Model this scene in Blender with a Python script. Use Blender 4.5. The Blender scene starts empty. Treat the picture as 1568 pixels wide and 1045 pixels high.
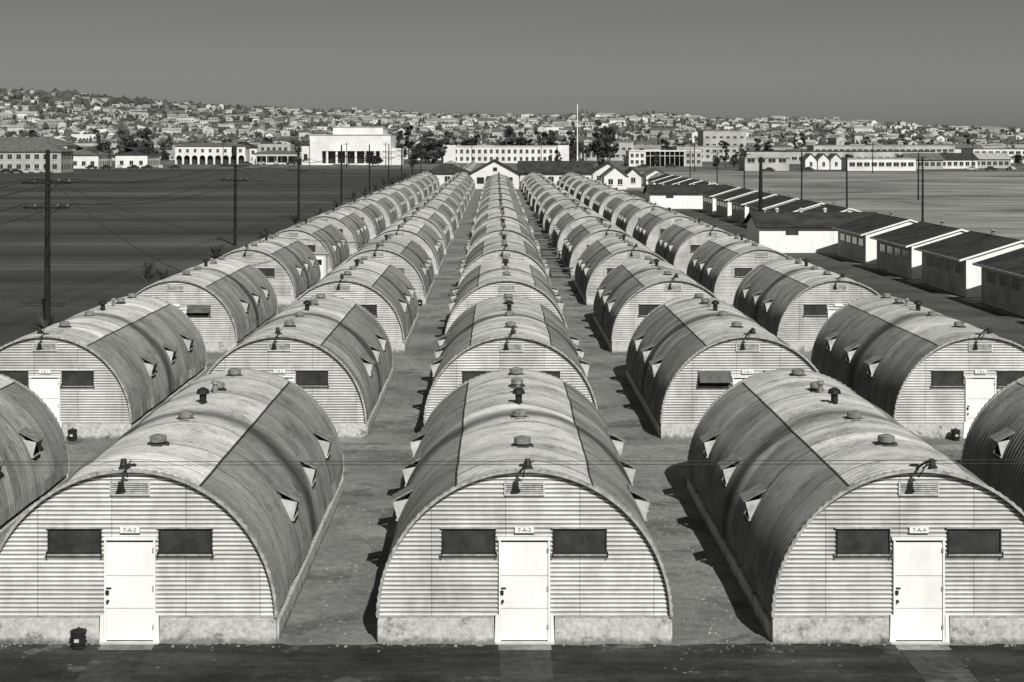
import bpy, math, random
from mathutils import Vector, Matrix
random.seed(7)
S = bpy.context.scene
S.view_settings.view_transform = 'Standard'
S.view_settings.look = 'None'
S.view_settings.exposure = 0
COL = S.collection

# ------------------------------------------------------------------ materials
class NT:
    def __init__(s, mat):
        s.t = mat.node_tree; s.n = s.t.nodes; s.l = s.t.links
    def new(s, typ, **kw):
        n = s.n.new(typ)
        for k, v in kw.items(): setattr(n, k, v)
        return n
    def link(s, a, b): s.l.new(a, b)
    def math(s, op, a, b=None, c=None, clamp=False):
        n = s.n.new('ShaderNodeMath'); n.operation = op; n.use_clamp = clamp
        for i, v in enumerate((a, b, c)):
            if v is None: continue
            if isinstance(v, (int, float)): n.inputs[i].default_value = v
            else: s.l.new(v, n.inputs[i])
        return n.outputs[0]
    def ramp(s, fac, pts):
        n = s.n.new('ShaderNodeValToRGB')
        e = n.color_ramp.elements
        while len(e) < len(pts): e.new(0.5)
        for i, (p, v) in enumerate(pts):
            e[i].position = p; e[i].color = (v, v, v, 1)
        s.l.new(fac, n.inputs[0]); return n.outputs[0]
    def noise(s, vec, scale, detail=4, rough=.6):
        n = s.n.new('ShaderNodeTexNoise')
        n.inputs['Scale'].default_value = scale; n.inputs['Detail'].default_value = detail
        n.inputs['Roughness'].default_value = rough
        s.l.new(vec, n.inputs['Vector']); return n.outputs[0]
    def mapping(s, vec, scale=(1,1,1), rot=(0,0,0)):
        n = s.n.new('ShaderNodeMapping'); n.inputs['Scale'].default_value = scale
        n.inputs['Rotation'].default_value = rot
        s.l.new(vec, n.inputs['Vector']); return n.outputs[0]

def base_mat(name, rough=.8, spec=.3):
    m = bpy.data.materials.new(name); m.use_nodes = True
    nt = NT(m); b = nt.n['Principled BSDF']
    b.inputs['Roughness'].default_value = rough
    b.inputs['Specular IOR Level'].default_value = spec
    return m, nt, b

def setcol(nt, b, val):
    cc = nt.new('ShaderNodeCombineColor')
    nt.link(nt.math('MULTIPLY', val, 1.0), cc.inputs[0])
    nt.link(nt.math('MULTIPLY', val, 1.008), cc.inputs[1])
    nt.link(nt.math('MULTIPLY', val, 0.965), cc.inputs[2])
    nt.link(cc.outputs[0], b.inputs['Base Color'])

def coords(nt):
    tc = nt.new('ShaderNodeTexCoord'); oi = nt.new('ShaderNodeObjectInfo')
    add = nt.new('ShaderNodeVectorMath', operation='ADD')
    sc = nt.new('ShaderNodeVectorMath', operation='SCALE')
    cx = nt.new('ShaderNodeCombineXYZ')
    for i in range(3): nt.link(oi.outputs['Random'], cx.inputs[i])
    nt.link(cx.outputs[0], sc.inputs[0]); sc.inputs['Scale'].default_value = 91.0
    nt.link(tc.outputs['Object'], add.inputs[0]); nt.link(sc.outputs[0], add.inputs[1])
    return tc.outputs['Object'], add.outputs[0], oi.outputs['Random']

def simple(name, v, rough=.8, spec=.3, scale=3.0, amt=.25, stretch=(1,1,1), det=3):
    m, nt, b = base_mat(name, rough, spec)
    o, r, rnd = coords(nt)
    if stretch != (1,1,1): r = nt.mapping(r, stretch)
    n = nt.noise(r, scale, det, .65)
    f = nt.ramp(n, [(.3, 1-amt), (.7, 1+amt*.5)])
    setcol(nt, b, nt.math('MULTIPLY', f, v))
    return m

def roof_mat():
    m, nt, b = base_mat('weathered_corrugated_roof_metal', .55, .35)
    o, r, rnd = coords(nt)
    sp = nt.new('ShaderNodeSeparateXYZ'); nt.link(o, sp.inputs[0])
    x, y, z = sp.outputs
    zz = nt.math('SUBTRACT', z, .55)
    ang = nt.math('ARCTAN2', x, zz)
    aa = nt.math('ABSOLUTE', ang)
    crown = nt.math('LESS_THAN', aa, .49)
    ys = nt.math('ADD', y, nt.math('MULTIPLY', crown, .35))
    yd = nt.math('DIVIDE', ys, .66)
    iy = nt.math('FLOOR', yd)
    ia = nt.math('FLOOR', nt.math('DIVIDE', nt.math('ADD', ang, .49), .98))
    cx = nt.new('ShaderNodeCombineXYZ')
    nt.link(iy, cx.inputs[0]); nt.link(ia, cx.inputs[1]); nt.link(nt.math('MULTIPLY', rnd, 517.0), cx.inputs[2])
    wn = nt.new('ShaderNodeTexWhiteNoise'); nt.link(cx.outputs[0], wn.inputs[0])
    sheet = nt.ramp(wn.outputs['Value'], [(0, .72), (.35, .94), (.85, 1.03), (1, 1.36)])
    st = nt.ramp(nt.noise(nt.mapping(r, (.8, 1.1, .8)), 1.1, 6, .84), [(.32, .48), (.47, .94), (.66, 1.26)])
    cy = nt.new('ShaderNodeCombineXYZ')
    nt.link(nt.math('ADD', nt.math('MULTIPLY', y, 3.2), nt.math('MULTIPLY', rnd, 300.)), cy.inputs[0]); nt.link(nt.math('MULTIPLY', ang, 2.2), cy.inputs[1])
    fine = nt.ramp(nt.noise(cy.outputs[0], 1.0, 3, .75), [(.30, .82), (.5, .99), (.72, 1.10)])
    seam = nt.math('LESS_THAN', nt.math('ABSOLUTE', nt.math('SUBTRACT', aa, .49)), .0095)
    fy = nt.math('FRACT', yd)
    lap = nt.math('LESS_THAN', fy, .07)
    w = nt.math('MULTIPLY', nt.math('SUBTRACT', nt.noise(r, .6, 2), .5), .9)
    yb = nt.math('ABSOLUTE', nt.math('ADD', nt.math('SUBTRACT', y, 6.9), w))
    band = nt.ramp(yb, [(.0, .24), (.28, .38), (.75, .93), (1.0, 1.0)])
    v = nt.math('MULTIPLY', sheet, st)
    v = nt.math('MULTIPLY', v, fine)
    v = nt.math('MULTIPLY', v, band)
    v = nt.math('MULTIPLY', v, nt.math('SUBTRACT', 1.0, nt.math('MULTIPLY', lap, .32)))
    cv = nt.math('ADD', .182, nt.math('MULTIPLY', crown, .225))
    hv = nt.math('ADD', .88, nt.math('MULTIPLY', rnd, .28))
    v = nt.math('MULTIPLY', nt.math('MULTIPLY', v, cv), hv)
    v = nt.math('MULTIPLY', v, nt.math('SUBTRACT', 1.0, nt.math('MULTIPLY', seam, .9)))
    setcol(nt, b, v)
    return m

def wall_mat():
    m, nt, b = base_mat('painted_corrugated_end_wall', .6, .3)
    o, r, rnd = coords(nt)
    st = nt.ramp(nt.noise(nt.mapping(r, (1.2, 1, .5)), 1.1, 5, .75), [(.3, .70), (.6, 1.03)])
    fine = nt.ramp(nt.noise(nt.mapping(r, (.5, 1, 12)), 3, 2, .7), [(.3, .80), (.7, 1.06)])
    sp = nt.new('ShaderNodeSeparateXYZ'); nt.link(o, sp.inputs[0])
    x, y, z = sp.outputs
    fx = nt.math('FRACT', nt.math('DIVIDE', nt.math('ADD', x, 50.), 1.55))
    lap = nt.math('SUBTRACT', 1.0, nt.math('MULTIPLY', nt.math('LESS_THAN', fx, .012), .45))
    cx = nt.new('ShaderNodeCombineXYZ')
    nt.link(nt.math('FLOOR', nt.math('DIVIDE', nt.math('ADD', x, 50.), 1.55)), cx.inputs[0]); nt.link(nt.math('FLOOR', nt.math('DIVIDE', z, .62)), cx.inputs[1]); nt.link(nt.math('MULTIPLY', rnd, 517.0), cx.inputs[2])
    wn = nt.new('ShaderNodeTexWhiteNoise'); nt.link(cx.outputs[0], wn.inputs[0])
    sh = nt.ramp(wn.outputs['Value'], [(0, .86), (1, 1.05)])
    trough_shade = nt.ramp(y, [(.050, 1.0), (.082, .44)])  # troughs darkened in the colour to deepen the shading of the ribs
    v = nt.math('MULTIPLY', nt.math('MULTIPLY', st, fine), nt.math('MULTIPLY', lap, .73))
    v = nt.math('MULTIPLY', nt.math('MULTIPLY', v, sh), trough_shade)
    v = nt.math('MULTIPLY', v, nt.math('ADD', .92, nt.math('MULTIPLY', rnd, .14)))
    setcol(nt, b, v)
    return m

def concrete_mat():
    m, nt, b = base_mat('stained_concrete', .9, .2)
    o, r, rnd = coords(nt)
    n1 = nt.ramp(nt.noise(r, 1.9, 6, .78), [(.36, .42), (.45, .92), (.7, 1.15)])
    n2 = nt.ramp(nt.noise(r, 11, 3, .7), [(.3, .7), (.7, 1.12)])
    sp = nt.new('ShaderNodeSeparateXYZ'); nt.link(o, sp.inputs[0])
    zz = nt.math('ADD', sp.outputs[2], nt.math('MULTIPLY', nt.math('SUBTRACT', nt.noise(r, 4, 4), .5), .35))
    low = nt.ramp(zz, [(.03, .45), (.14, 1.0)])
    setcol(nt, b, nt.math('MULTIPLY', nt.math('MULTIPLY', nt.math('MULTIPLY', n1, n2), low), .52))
    bm = nt.new('ShaderNodeBump'); bm.inputs['Strength'].default_value = .6; bm.inputs['Distance'].default_value = .03
    nt.link(nt.noise(r, 7, 3), bm.inputs['Height']); nt.link(bm.outputs[0], b.inputs['Normal'])
    return m

def ground_mat(name, v, big, bigamt, patches=None, bump=.5, streak=None, speck=0, cracks=0):
    m, nt, b = base_mat(name, .95, .15)
    tc = nt.new('ShaderNodeTexCoord'); o = tc.outputs['Object']
    f = nt.ramp(nt.noise(o, big, 5, .7), [(.33, 1-bigamt), (.66, 1+bigamt)])
    g = nt.ramp(nt.noise(o, 4, 4, .8), [(.3, .72), (.7, 1.28)])
    val = nt.math('MULTIPLY', f, g)
    if streak:
        sc, rot, amt = streak
        s_ = nt.ramp(nt.noise(nt.mapping(o, sc, (0, 0, rot)), 1.0, 4, .65), [(.35, 1-amt), (.55, 1.0), (.72, 1+amt*1.6)])
        val = nt.math('MULTIPLY', val, s_)
    if patches:
        p = nt.ramp(nt.noise(o, patches[0], 5, .62), [(patches[1], 1.0), (patches[1]+.04, patches[2])])
        val = nt.math('MULTIPLY', val, p)
    if cracks:
        vo = nt.new('ShaderNodeTexVoronoi'); vo.feature = 'DISTANCE_TO_EDGE'; vo.inputs['Scale'].default_value = cracks
        wv = nt.new('ShaderNodeVectorMath', operation='ADD'); nz = nt.new('ShaderNodeTexNoise'); nz.inputs['Scale'].default_value = 1.5
        nt.link(o, nz.inputs['Vector']); nt.link(o, wv.inputs[0]); nt.link(nz.outputs['Color'], wv.inputs[1]); nt.link(wv.outputs[0], vo.inputs['Vector'])
        c = nt.math('LESS_THAN', vo.outputs['Distance'], .008)
        msk = nt.math('GREATER_THAN', nt.noise(o, .3, 1), .55)
        val = nt.math('MULTIPLY', val, nt.math('SUBTRACT', 1.0, nt.math('MULTIPLY', nt.math('MULTIPLY', c, msk), .28)))
    if speck:
        vo = nt.new('ShaderNodeTexVoronoi'); vo.inputs['Scale'].default_value = 3.0
        nt.link(o, vo.inputs['Vector'])
        k = nt.math('LESS_THAN', vo.outputs['Distance'], .12)
        msk = nt.math('GREATER_THAN', nt.noise(o, .35, 3), .53)
        val = nt.math('ADD', val, nt.math('MULTIPLY', nt.math('MULTIPLY', k, msk), speck))
    setcol(nt, b, nt.math('MULTIPLY', val, v))
    if bump:
        bm = nt.new('ShaderNodeBump'); bm.inputs['Strength'].default_value = bump; bm.inputs['Distance'].default_value = .03
        nt.link(nt.noise(o, 9, 2, .8), bm.inputs['Height']); nt.link(bm.outputs[0], b.inputs['Normal'])
    return m

M = {}
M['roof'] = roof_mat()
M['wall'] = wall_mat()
M['conc'] = concrete_mat()
M['trim'] = simple('galvanised_trim', .38, .5, .4, 6, .5)
M['white'] = simple('white_paint', .82, .5, .3, 1.5, .14, stretch=(1,1,.4))
M['dirtywhite'] = simple('weathered_white_paint', .58, .6, .3, 1.2, .3)
M['cheek'] = simple('weathered_hood_cheek', .50, .6, .3, 3, .4)
M['screen'] = simple('window_screen_and_shade', .045, .35, .4, 2.5, .5)
M['dark'] = simple('dark_iron', .02, .6, .3, 5, .4)
M['black'] = simple('black_opening', .008, .9, .1, 2, .2)
M['vent'] = simple('vent_metal', .22, .5, .4, 6, .5)
M['flash'] = simple('tarred_flashing', .06, .8, .2, 6, .5)
M['hood'] = simple('hood_sheet_metal', .22, .6, .3, 4, .5)
M['pole'] = simple('creosoted_pole', .022, .9, .1, 4, .4, stretch=(1,1,.2))
M['wire'] = simple('wire', .04, .6, .2, 1, .1)
M['wood'] = simple('old_wood', .11, .8, .2, 4, .4)
M['leaf'] = simple('tree_leaves', .05, .8, .15, .5, .6)
M['leaf2'] = simple('tree_leaves_light', .10, .8, .15, .5, .5)
M['palm'] = simple('palm_leaves', .05, .6, .3, 2, .5)
M['bark'] = simple('bark', .07, .9, .1, 5, .4)
M['roofdark'] = simple('tar_roof', .05, .9, .1, .6, .5)
M['roofmid'] = simple('shingle_roof', .13, .9, .1, .6, .4)
M['rooflight'] = simple('pale_roof', .36, .8, .2, .5, .3)
M['grey'] = simple('shade_grey_siding', .50, .8, .2, .8, .35)  # shade of the barracks side walls put into the grey
M['stucco'] = simple('pale_stucco', .70, .8, .2, .15, .2)
M['stucco2'] = simple('grey_stucco', .42, .8, .2, .15, .3)
M['glass'] = simple('window_glass_and_shade', .03, .2, .5, 1, .3)
M['farglass'] = simple('hazed_window_glass', .07, .5, .3, 1, .3)  # far panes paled in the colour to stand in for haze
M['car'] = simple('car_paint_dark', .03, .25, .5, 1, .2)
M['car2'] = simple('car_paint_pale', .4, .25, .5, 1, .2)
M['yard'] = ground_mat('yard_asphalt', .190, .22, .38, (.45, .56, .68), .7, None, 1.2, .30)
M['road'] = ground_mat('dark_asphalt', .038, .35, .55, (.8, .60, 2.2), .8, ((.25, 1.6, 1), .1, .4), 2.6)
M['drive'] = ground_mat('worn_asphalt', .050, .5, .40, (.6, .58, 1.6), .6)
M['lane'] = ground_mat('lane_asphalt', .075, .2, .35, (.5, .58, 1.4), .6)
M['walk'] = ground_mat('concrete_walk', .215, .5, .35, None, .4)
M['fieldL'] = ground_mat('dark_field', .064, .012, .25, None, 0, ((.008, .07, 1), .45, .42), 0)
M['fieldR'] = ground_mat('dry_grass_field', .250, .02, .35, (.03, .55, .60), 0, ((.02, .25, 1), -.1, .38), 0)
M['base'] = ground_mat('open_ground', .14, .01, .4, (.02, .5, .6), 0, None, 0)
M['hill'] = ground_mat('hillside_scrub', .175, .006, .45, (.01, .5, .6), 0, None, 0)
M['htree'] = simple('hazed_hillside_foliage', .088, .9, .1, .02, .45)  # dark tone raised in the colour in place of aerial haze
M['hwall'] = simple('hazed_stucco', .50, .8, .2, .05, .3)  # far wall tones, these three, flattened in colour to suggest haze
M['hwall2'] = simple('hazed_grey_stucco', .30, .8, .2, .05, .3)
M['hwhite'] = simple('hazed_white_stucco', .64, .8, .2, .05, .2)

# ------------------------------------------------------------------ mesh builder
class MB:
    def __init__(s): s.v = []; s.f = []; s.m = []; s.mats = []
    def mi(s, k):
        if k not in s.mats: s.mats.append(k)
        return s.mats.index(k)
    def poly(s, pts, k):
        n = len(s.v); s.v += [tuple(p) for p in pts]
        s.f.append(tuple(range(n, n+len(pts)))); s.m.append(s.mi(k))
    def box(s, x0, x1, y0, y1, z0, z1, k):
        n = len(s.v)
        s.v += [(x0,y0,z0),(x1,y0,z0),(x1,y1,z0),(x0,y1,z0),(x0,y0,z1),(x1,y0,z1),(x1,y1,z1),(x0,y1,z1)]
        for q in ((0,3,2,1),(4,5,6,7),(0,1,5,4),(1,2,6,5),(2,3,7,6),(3,0,4,7)):
            s.f.append(tuple(n+i for i in q)); s.m.append(s.mi(k))
    def prism(s, prof, axis, a0, a1, k):
        def P(p, a): return (p[0], a, p[1]) if axis == 'y' else (a, p[0], p[1])
        n = len(prof)
        s.poly([P(p, a0) for p in prof], k); s.poly([P(p, a1) for p in prof][::-1], k)
        for i in range(n):
            j = (i+1) % n
            s.poly([P(prof[i], a0), P(prof[i], a1), P(prof[j], a1), P(prof[j], a0)], k)
    def tube(s, p0, p1, r0, r1, k, n=10, cap=True):
        p0 = Vector(p0); p1 = Vector(p1); d = (p1-p0).normalized()
        u = d.orthogonal().normalized(); w = d.cross(u)
        b = len(s.v)
        for p, r in ((p0, r0), (p1, r1)):
            for i in range(n):
                a = 2*math.pi*i/n
                s.v.append(tuple(p + u*math.cos(a)*r + w*math.sin(a)*r))
        for i in range(n):
            j = (i+1) % n
            s.f.append((b+i, b+j, b+n+j, b+n+i)); s.m.append(s.mi(k))
        if cap:
            s.f.append(tuple(b+n+i for i in range(n))); s.m.append(s.mi(k))
            s.f.append(tuple(b+i for i in range(n))[::-1]); s.m.append(s.mi(k))
    def merge(s, o):
        n = len(s.v); s.v += o.v; s.f += [tuple(n+i for i in f) for f in o.f]
        s.m += [s.mi(o.mats[i]) for i in o.m]
    def mesh(s, name, smooth=False):
        me = bpy.data.meshes.new(name); me.from_pydata(s.v, [], s.f)
        for k in s.mats: me.materials.append(M[k])
        me.polygons.foreach_set('material_index', s.m)
        if smooth: me.polygons.foreach_set('use_smooth', [True]*len(s.f))
        me.update(); return me
    def obj(s, name, smooth=False, parent=None, loc=(0,0,0), rot=0):
        return place(s.mesh(name, smooth), name, parent, loc, rot)

def place(me, name, parent=None, loc=(0,0,0), rot=0, scale=None):
    o = bpy.data.objects.new(name, me); COL.objects.link(o)
    o.location = loc; o.rotation_euler[2] = rot
    if scale: o.scale = scale
    if parent: o.parent = parent
    return o
def empty(name, loc=(0,0,0), rot=0):
    o = bpy.data.objects.new(name, None); COL.objects.link(o); o.location = loc; o.rotation_euler[2] = rot
    o.empty_display_size = .5
    return o

# ------------------------------------------------------------------ quonset hut parts (shared meshes)
R = 3.05; PL = .55; L = 14.6
def arch_shell():
    mb = MB(); pitch = .20; per = 6; na = 44
    ny = int(L/pitch)*per
    k = mb.mi('roof')
    for j in range(ny+1):
        y = -0.05 + (L+.1)*j/ny
        for i in range(na+1):
            a = math.pi*i/na
            crown = abs(a-math.pi/2) < .49
            dent = .016*math.sin(a*5+y*.9)+.012*math.sin(a*3.1-y*1.7)+.008*math.sin(a*9+y*3.1)
            r = R + .034*math.sin(2*math.pi*j/per) + dent + (.012 if crown else 0)
            mb.v.append((-r*math.cos(a), y, PL-.03*(i in (0, na)) + r*math.sin(a)))
    for j in range(ny):
        for i in range(na):
            a = j*(na+1)+i
            mb.f.append((a, a+na+1, a+na+2, a+1)); mb.m.append(k)
    return mb.mesh('arch_roof', True)

WIN = [(-1.72, -.60, 1.86, 2.39), (.60, 1.72, 1.86, 2.39)]
DOOR = (-.535, .535, 0, 2.15)
def end_wall(back=False):
    mb = MB(); pitch = .090; per = 6; k = mb.mi('wall')
    z0 = PL; z1 = PL+R-.012; n = int((z1-z0)/pitch)*per
    zs = [z0+(z1-z0)*j/n for j in range(n+1)]
    ops = [] if back else WIN+[DOOR]
    for o in ops:
        for e in (o[2], o[3]):
            jn = min(range(len(zs)), key=lambda q: abs(zs[q]-e))
            if e > z0: zs[jn] = e
    Y = (L-.06) if back else .06; sg = -1 if back else 1
    A = .022
    for j in range(n):
        a, b2 = zs[j], zs[j+1]
        ya = Y - sg*A*math.sin(2*math.pi*j/per); yb = Y - sg*A*math.sin(2*math.pi*(j+1)/per)
        wa = math.sqrt(max(R*R-(a-PL)**2, 0)); wb = math.sqrt(max(R*R-(b2-PL)**2, 0))
        cuts = sorted([(o[0], o[1]) for o in ops if o[2] <= a+1e-4 and b2 <= o[3]+1e-4])
        edges = [(-wa, -wb)]
        for c in cuts: edges += [(c[0], c[0]), (c[1], c[1])]
        edges.append((wa, wb))
        for q in range(0, len(edges), 2):
            l, r_ = edges[q], edges[q+1]
            nn = len(mb.v)
            mb.v += [(l[0], ya, a), (r_[0], ya, a), (r_[1], yb, b2), (l[1], yb, b2)]
            mb.f.append((nn, nn+1, nn+2, nn+3)); mb.m.append(k)
    return mb

def flange():
    mb = MB(); na = 110
    for (y0, y1) in ((-.085, .02), (L-.02, L+.085)):
        n0 = len(mb.v)
        for i in range(na+1):
            a = math.pi*i/na; ro = R+.042+(.010 if i % 2 else -.012)
            c, s_ = -math.cos(a), math.sin(a)
            for (r, y) in ((R-.02, y1), (R-.02, y0), (ro, y0), (ro, y1)):
                mb.v.append((r*c, y, PL+r*s_))
        k = mb.mi('trim')
        for i in range(na):
            for q in range(3):
                a = n0+i*4+q
                mb.f.append((a, a+1, a+5, a+4)); mb.m.append(k)
    return mb

def base_mesh():
    mb = MB(); t = .13
    for (a, b2) in ((-R-.01, DOOR[0]-.10), (DOOR[1]+.10, R+.01)):
        mb.box(a, b2, -.03, t, 0, PL-.004, 'conc')
    mb.box(-R-.01, R+.01, L-t, L+.03, 0, PL-.004, 'conc')
    mb.box(-R-.05, -R+t, t+.003, L-t-.003, 0, PL-.16, 'conc')
    mb.box(R-t, R+.05, t+.003, L-t-.003, 0, PL-.16, 'conc')
    mb.box(-R+.02, DOOR[0]-.10, -.04, .03, PL-.001, PL+.015, 'trim')
    mb.box(DOOR[1]+.10, R-.02, -.04, .03, PL-.001, PL+.015, 'trim')
    return mb

def door_mesh():
    mb = MB(); x0, x1, _, h = DOOR
    zs = [.05, .72, 1.40, h-.05]
    for i in range(3):
        mb.box(x0+.045, x1-.045, .015, .05, zs[i]+.010, zs[i+1]-.010, 'white')
    mb.box(x0+.05, x1-.05, .04, .06, .05, h-.05, 'dirtywhite')
    mb.box(x0, x0+.042, -.02, .08, 0, h, 'white'); mb.box(x1-.042, x1, -.02, .08, 0, h, 'white')
    mb.box(x0-.03, x1+.03, -.03, .08, h+.002, h+.05, 'white')
    mb.prism([(x0-.09, 0), (x0-.003, 0), (x0-.003, PL+.04), (x0-.07, PL+.04)], 'y', -.045, .05, 'white')
    mb.prism([(x1+.003, 0), (x1+.09, 0), (x1+.07, PL+.04), (x1+.003, PL+.04)], 'y', -.045, .05, 'white')
    mb.box(x0-.07, x1+.07, -.10, .0, .0, .045, 'dirtywhite')
    mb.box(x0+.03, x0+.10, -.035, .014, 1.02, 1.10, 'dark')
    mb.tube((x0+.08, .01, .88), (x0+.08, -.06, .88), .028, .028, 'dark')
    mb.box(x0+.02, x0+.15, -.005, .012, 1.13, 1.16, 'dark')
    for z in (.3, 1.1, 1.9): mb.box(x1-.06, x1-.03, -.028, -.021, z, z+.1, 'trim')
    return mb

def windows_mesh(awn=False):
    mb = MB()
    for (a, b2, z0, z1) in WIN:
        mb.box(a+.03, b2-.03, .03, .05, z0+.03, z1-.03, 'screen')
        mb.box(a, a+.03, .0, .09, z0, z1, 'dark'); mb.box(b2-.03, b2, .0, .09, z0, z1, 'dark')
        mb.box(a+.03, b2-.03, .0, .09, z1-.03, z1, 'dark'); mb.box(a+.03, b2-.03, .0, .09, z0, z0+.03, 'dark')
        mb.box(a-.03, b2+.03, -.02, .03, z1+.002, z1+.025, 'trim')
        mb.box(a-.05, b2+.05, -.04, .03, z0-.03, z0-.002, 'trim')
        for xx in (a-.02, b2): mb.box(xx, xx+.025, -.055, -.02, z0-.06, z0+.06, 'dark')
        if awn:
            mb.poly([(a, -.01, z1), (b2, -.01, z1), (b2, -.30, z0+.16), (a, -.30, z0+.16)], 'wood')
    return mb

def louver_mesh():
    mb = MB(); a, b2, z0, z1 = -.42, .42, 3.08, 3.37
    mb.box(a, b2, .0, .05, z1-.03, z1, 'wall'); mb.box(a, b2, .0, .05, z0, z0+.03, 'wall')
    mb.box(a, a+.03, .0, .05, z0+.031, z1-.031, 'wall'); mb.box(b2-.03, b2, .0, .05, z0+.031, z1-.031, 'wall')
    mb.box(a+.03, b2-.03, .038, .046, z0+.03, z1-.03, 'screen')
    for i in range(5):
        z = z0+.04+i*.045
        mb.poly([(a+.03, .003, z), (b2-.03, .003, z), (b2-.03, .034, z+.034), (a+.03, .034, z+.034)], 'trim')
    return mb

def hoods_mesh():
    mb = MB()
    def arc(deg, r=R+.03): a = math.radians(deg); return (r*math.cos(a), PL+r*math.sin(a))
    A = arc(35); B = (3.00, 2.06); C = arc(21)
    Wl, Wt = arc(19, R+.07), arc(31, R+.07)
    for sgn in (-1, 1):
        for yc in (4.3, 8.0, 11.7):
            y0, y1 = yc-.33, yc+.33
            f = lambda p: (sgn*p[0], p[1])
            mb.prism([f((A[0], A[1])), f((A[0], A[1]+.04)), f((B[0]+.05, B[1]+.01)), f((B[0]+.05, B[1]-.015))], 'y', y0-.03, y1+.03, 'hood')
            D = arc(31)
            for y in (y0, y1-.025):
                mb.prism([f((D[0]-.03, D[1]-.01)), f((B[0], B[1]-.02)), f((B[0]-.02, B[1]-.10)), f((C[0]+.03, C[1]+.0)), f((C[0]-.04, C[1]))], 'y', y, y+.025, 'cheek')
            mb.poly([(sgn*Wl[0], y0+.03, Wl[1]), (sgn*Wl[0], y1-.03, Wl[1]), (sgn*Wt[0], y1-.03, Wt[1]), (sgn*Wt[0], y0+.03, Wt[1])], 'black')
            q = sorted((sgn*(C[0]-.04), sgn*(C[0]+.06)))
            mb.box(q[0], q[1], y0-.02, y1+.02, C[1]-.045, C[1]-.005, 'cheek')
    return mb

def vents_mesh(v=0):
    mb = MB(); zt = PL+R
    rows = ((2.8, .19), (6.0, .18), (10.7, .16), (13.3, .19)) if v == 0 else ((2.6, .19), (6.2, .18), (11.4, .17), (13.5, .19))
    for y, r in rows:
        mb.tube((0, y, zt-.04), (0, y, zt+.10), r*.72, r*.72, 'dark', 14)
        mb.tube((0, y, zt+.09), (0, y, zt+.21), r, r, 'vent', 16)
        mb.tube((0, y, zt+.21), (0, y, zt+.245), r, r*.45, 'vent', 16)
        mb.tube((0, y, zt-.01), (0, y, zt+.055), r*1.35, r*1.3, 'flash', 14)
    y = 8.3
    mb.tube((0, y, zt-.05), (0, y, zt+.32), .09, .09, 'dark', 12)
    mb.tube((0, y, zt+.30), (0, y, zt+.40), .17, .15, 'dark', 12)
    mb.tube((0, y, zt+.40), (0, y, zt+.46), .15, .04, 'dark', 12)
    mb.tube((0, 10.1, zt-.05), (0, 10.1, zt+.30), .07, .07, 'vent', 10)
    mb.tube((0, 10.1, zt+.28), (0, 10.1, zt+.36), .11, .09, 'vent', 10)
    return mb

def lamp_mesh():
    mb = MB(); z = PL+R
    mb.tube((-.03, .25, z-.03), (0, -.45, z+.26), .028, .028, 'dark', 8)
    mb.tube((0, -.45, z+.26), (.05, -.78, z+.36), .028, .028, 'dark', 8)
    mb.tube((-.03, -.08, z-.12), (.02, -.60, z+.30), .016, .016, 'dark', 6)
    mb.tube((.05, -.76, z+.40), (.055, -.80, z+.27), .055, .075, 'dark', 10)
    mb.tube((.055, -.80, z+.27), (.06, -.82, z+.21), .075, .11, 'dark', 12)
    mb.tube((-.02, -.32, z+.12), (.18, -.66, z+.34), .014, .014, 'dark', 6)
    mb.box(-.10, .06, .18, .34, z-.02, z+.08, 'dark')
    return mb

def sign_mesh():
    mb = MB()
    mb.box(-.20, .20, -.01, .03, 2.30, 2.42, 'white')
    mb.box(-.21, .21, .0, .032, 2.285, 2.298, 'dark')
    return mb

builders = {'end_wall_front': end_wall(), 'end_wall_back': end_wall(True), 'roof_edge_flange': flange(),
 'concrete_base': base_mesh(), 'door': door_mesh(), 'end_windows': windows_mesh(), 'gable_louver': louver_mesh(),
 'side_window_hoods': hoods_mesh(), 'roof_vents': vents_mesh(), 'gable_lamp': lamp_mesh(), 'number_plate': sign_mesh()}
shell_me = arch_shell()
parts = {k: b.mesh(k) for k, b in builders.items()}
awn_b = windows_mesh(True); awn_me = awn_b.mesh('end_windows'); v2_me = vents_mesh(1).mesh('roof_vents')
fars = []
for var in range(3):
    m_ = MB()
    for k, b in builders.items():
        if k == 'end_windows' and var == 1: b = awn_b
        if k == 'gable_lamp' and var == 2: continue
        m_.merge(b)
    fars.append(m_.mesh('end_walls_and_fittings'))

D1 = 33.2; PITCH = 22.9; X0 = .60; SP = 8.24
def hut(c, n):
    e = empty('quonset_hut', (X0+SP*c+(random.uniform(-.06,.06) if n else 0), D1+PITCH*n+(random.uniform(-.1,.1) if n else 0), 0))
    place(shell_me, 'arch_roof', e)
    if n >= 3:
        place(random.choice(fars), 'end_walls_and_fittings', e)
        return
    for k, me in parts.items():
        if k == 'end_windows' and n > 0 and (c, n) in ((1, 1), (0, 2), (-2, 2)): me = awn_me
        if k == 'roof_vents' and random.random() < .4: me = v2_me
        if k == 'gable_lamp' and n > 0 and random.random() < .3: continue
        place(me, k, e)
    if n < 2:
        cu = bpy.data.curves.new('hut_number', 'FONT'); cu.body = '7-%s-%d' % ('AB'[n], c+3)
        cu.size = .12; cu.align_x = 'CENTER'; cu.align_y = 'CENTER'; cu.materials.append(M['dark'])
        t = bpy.data.objects.new('hut_number', cu); COL.objects.link(t); t.parent = e
        t.location = (0, -.014, 2.36); t.rotation_euler = (math.pi/2, 0, 0)
last = {-2: 23, -1: 22, 0: 13, 1: 14, 2: 14}
for c in range(-2, 3):
    for n in range(0, last[c]+1): hut(c, n)

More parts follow.
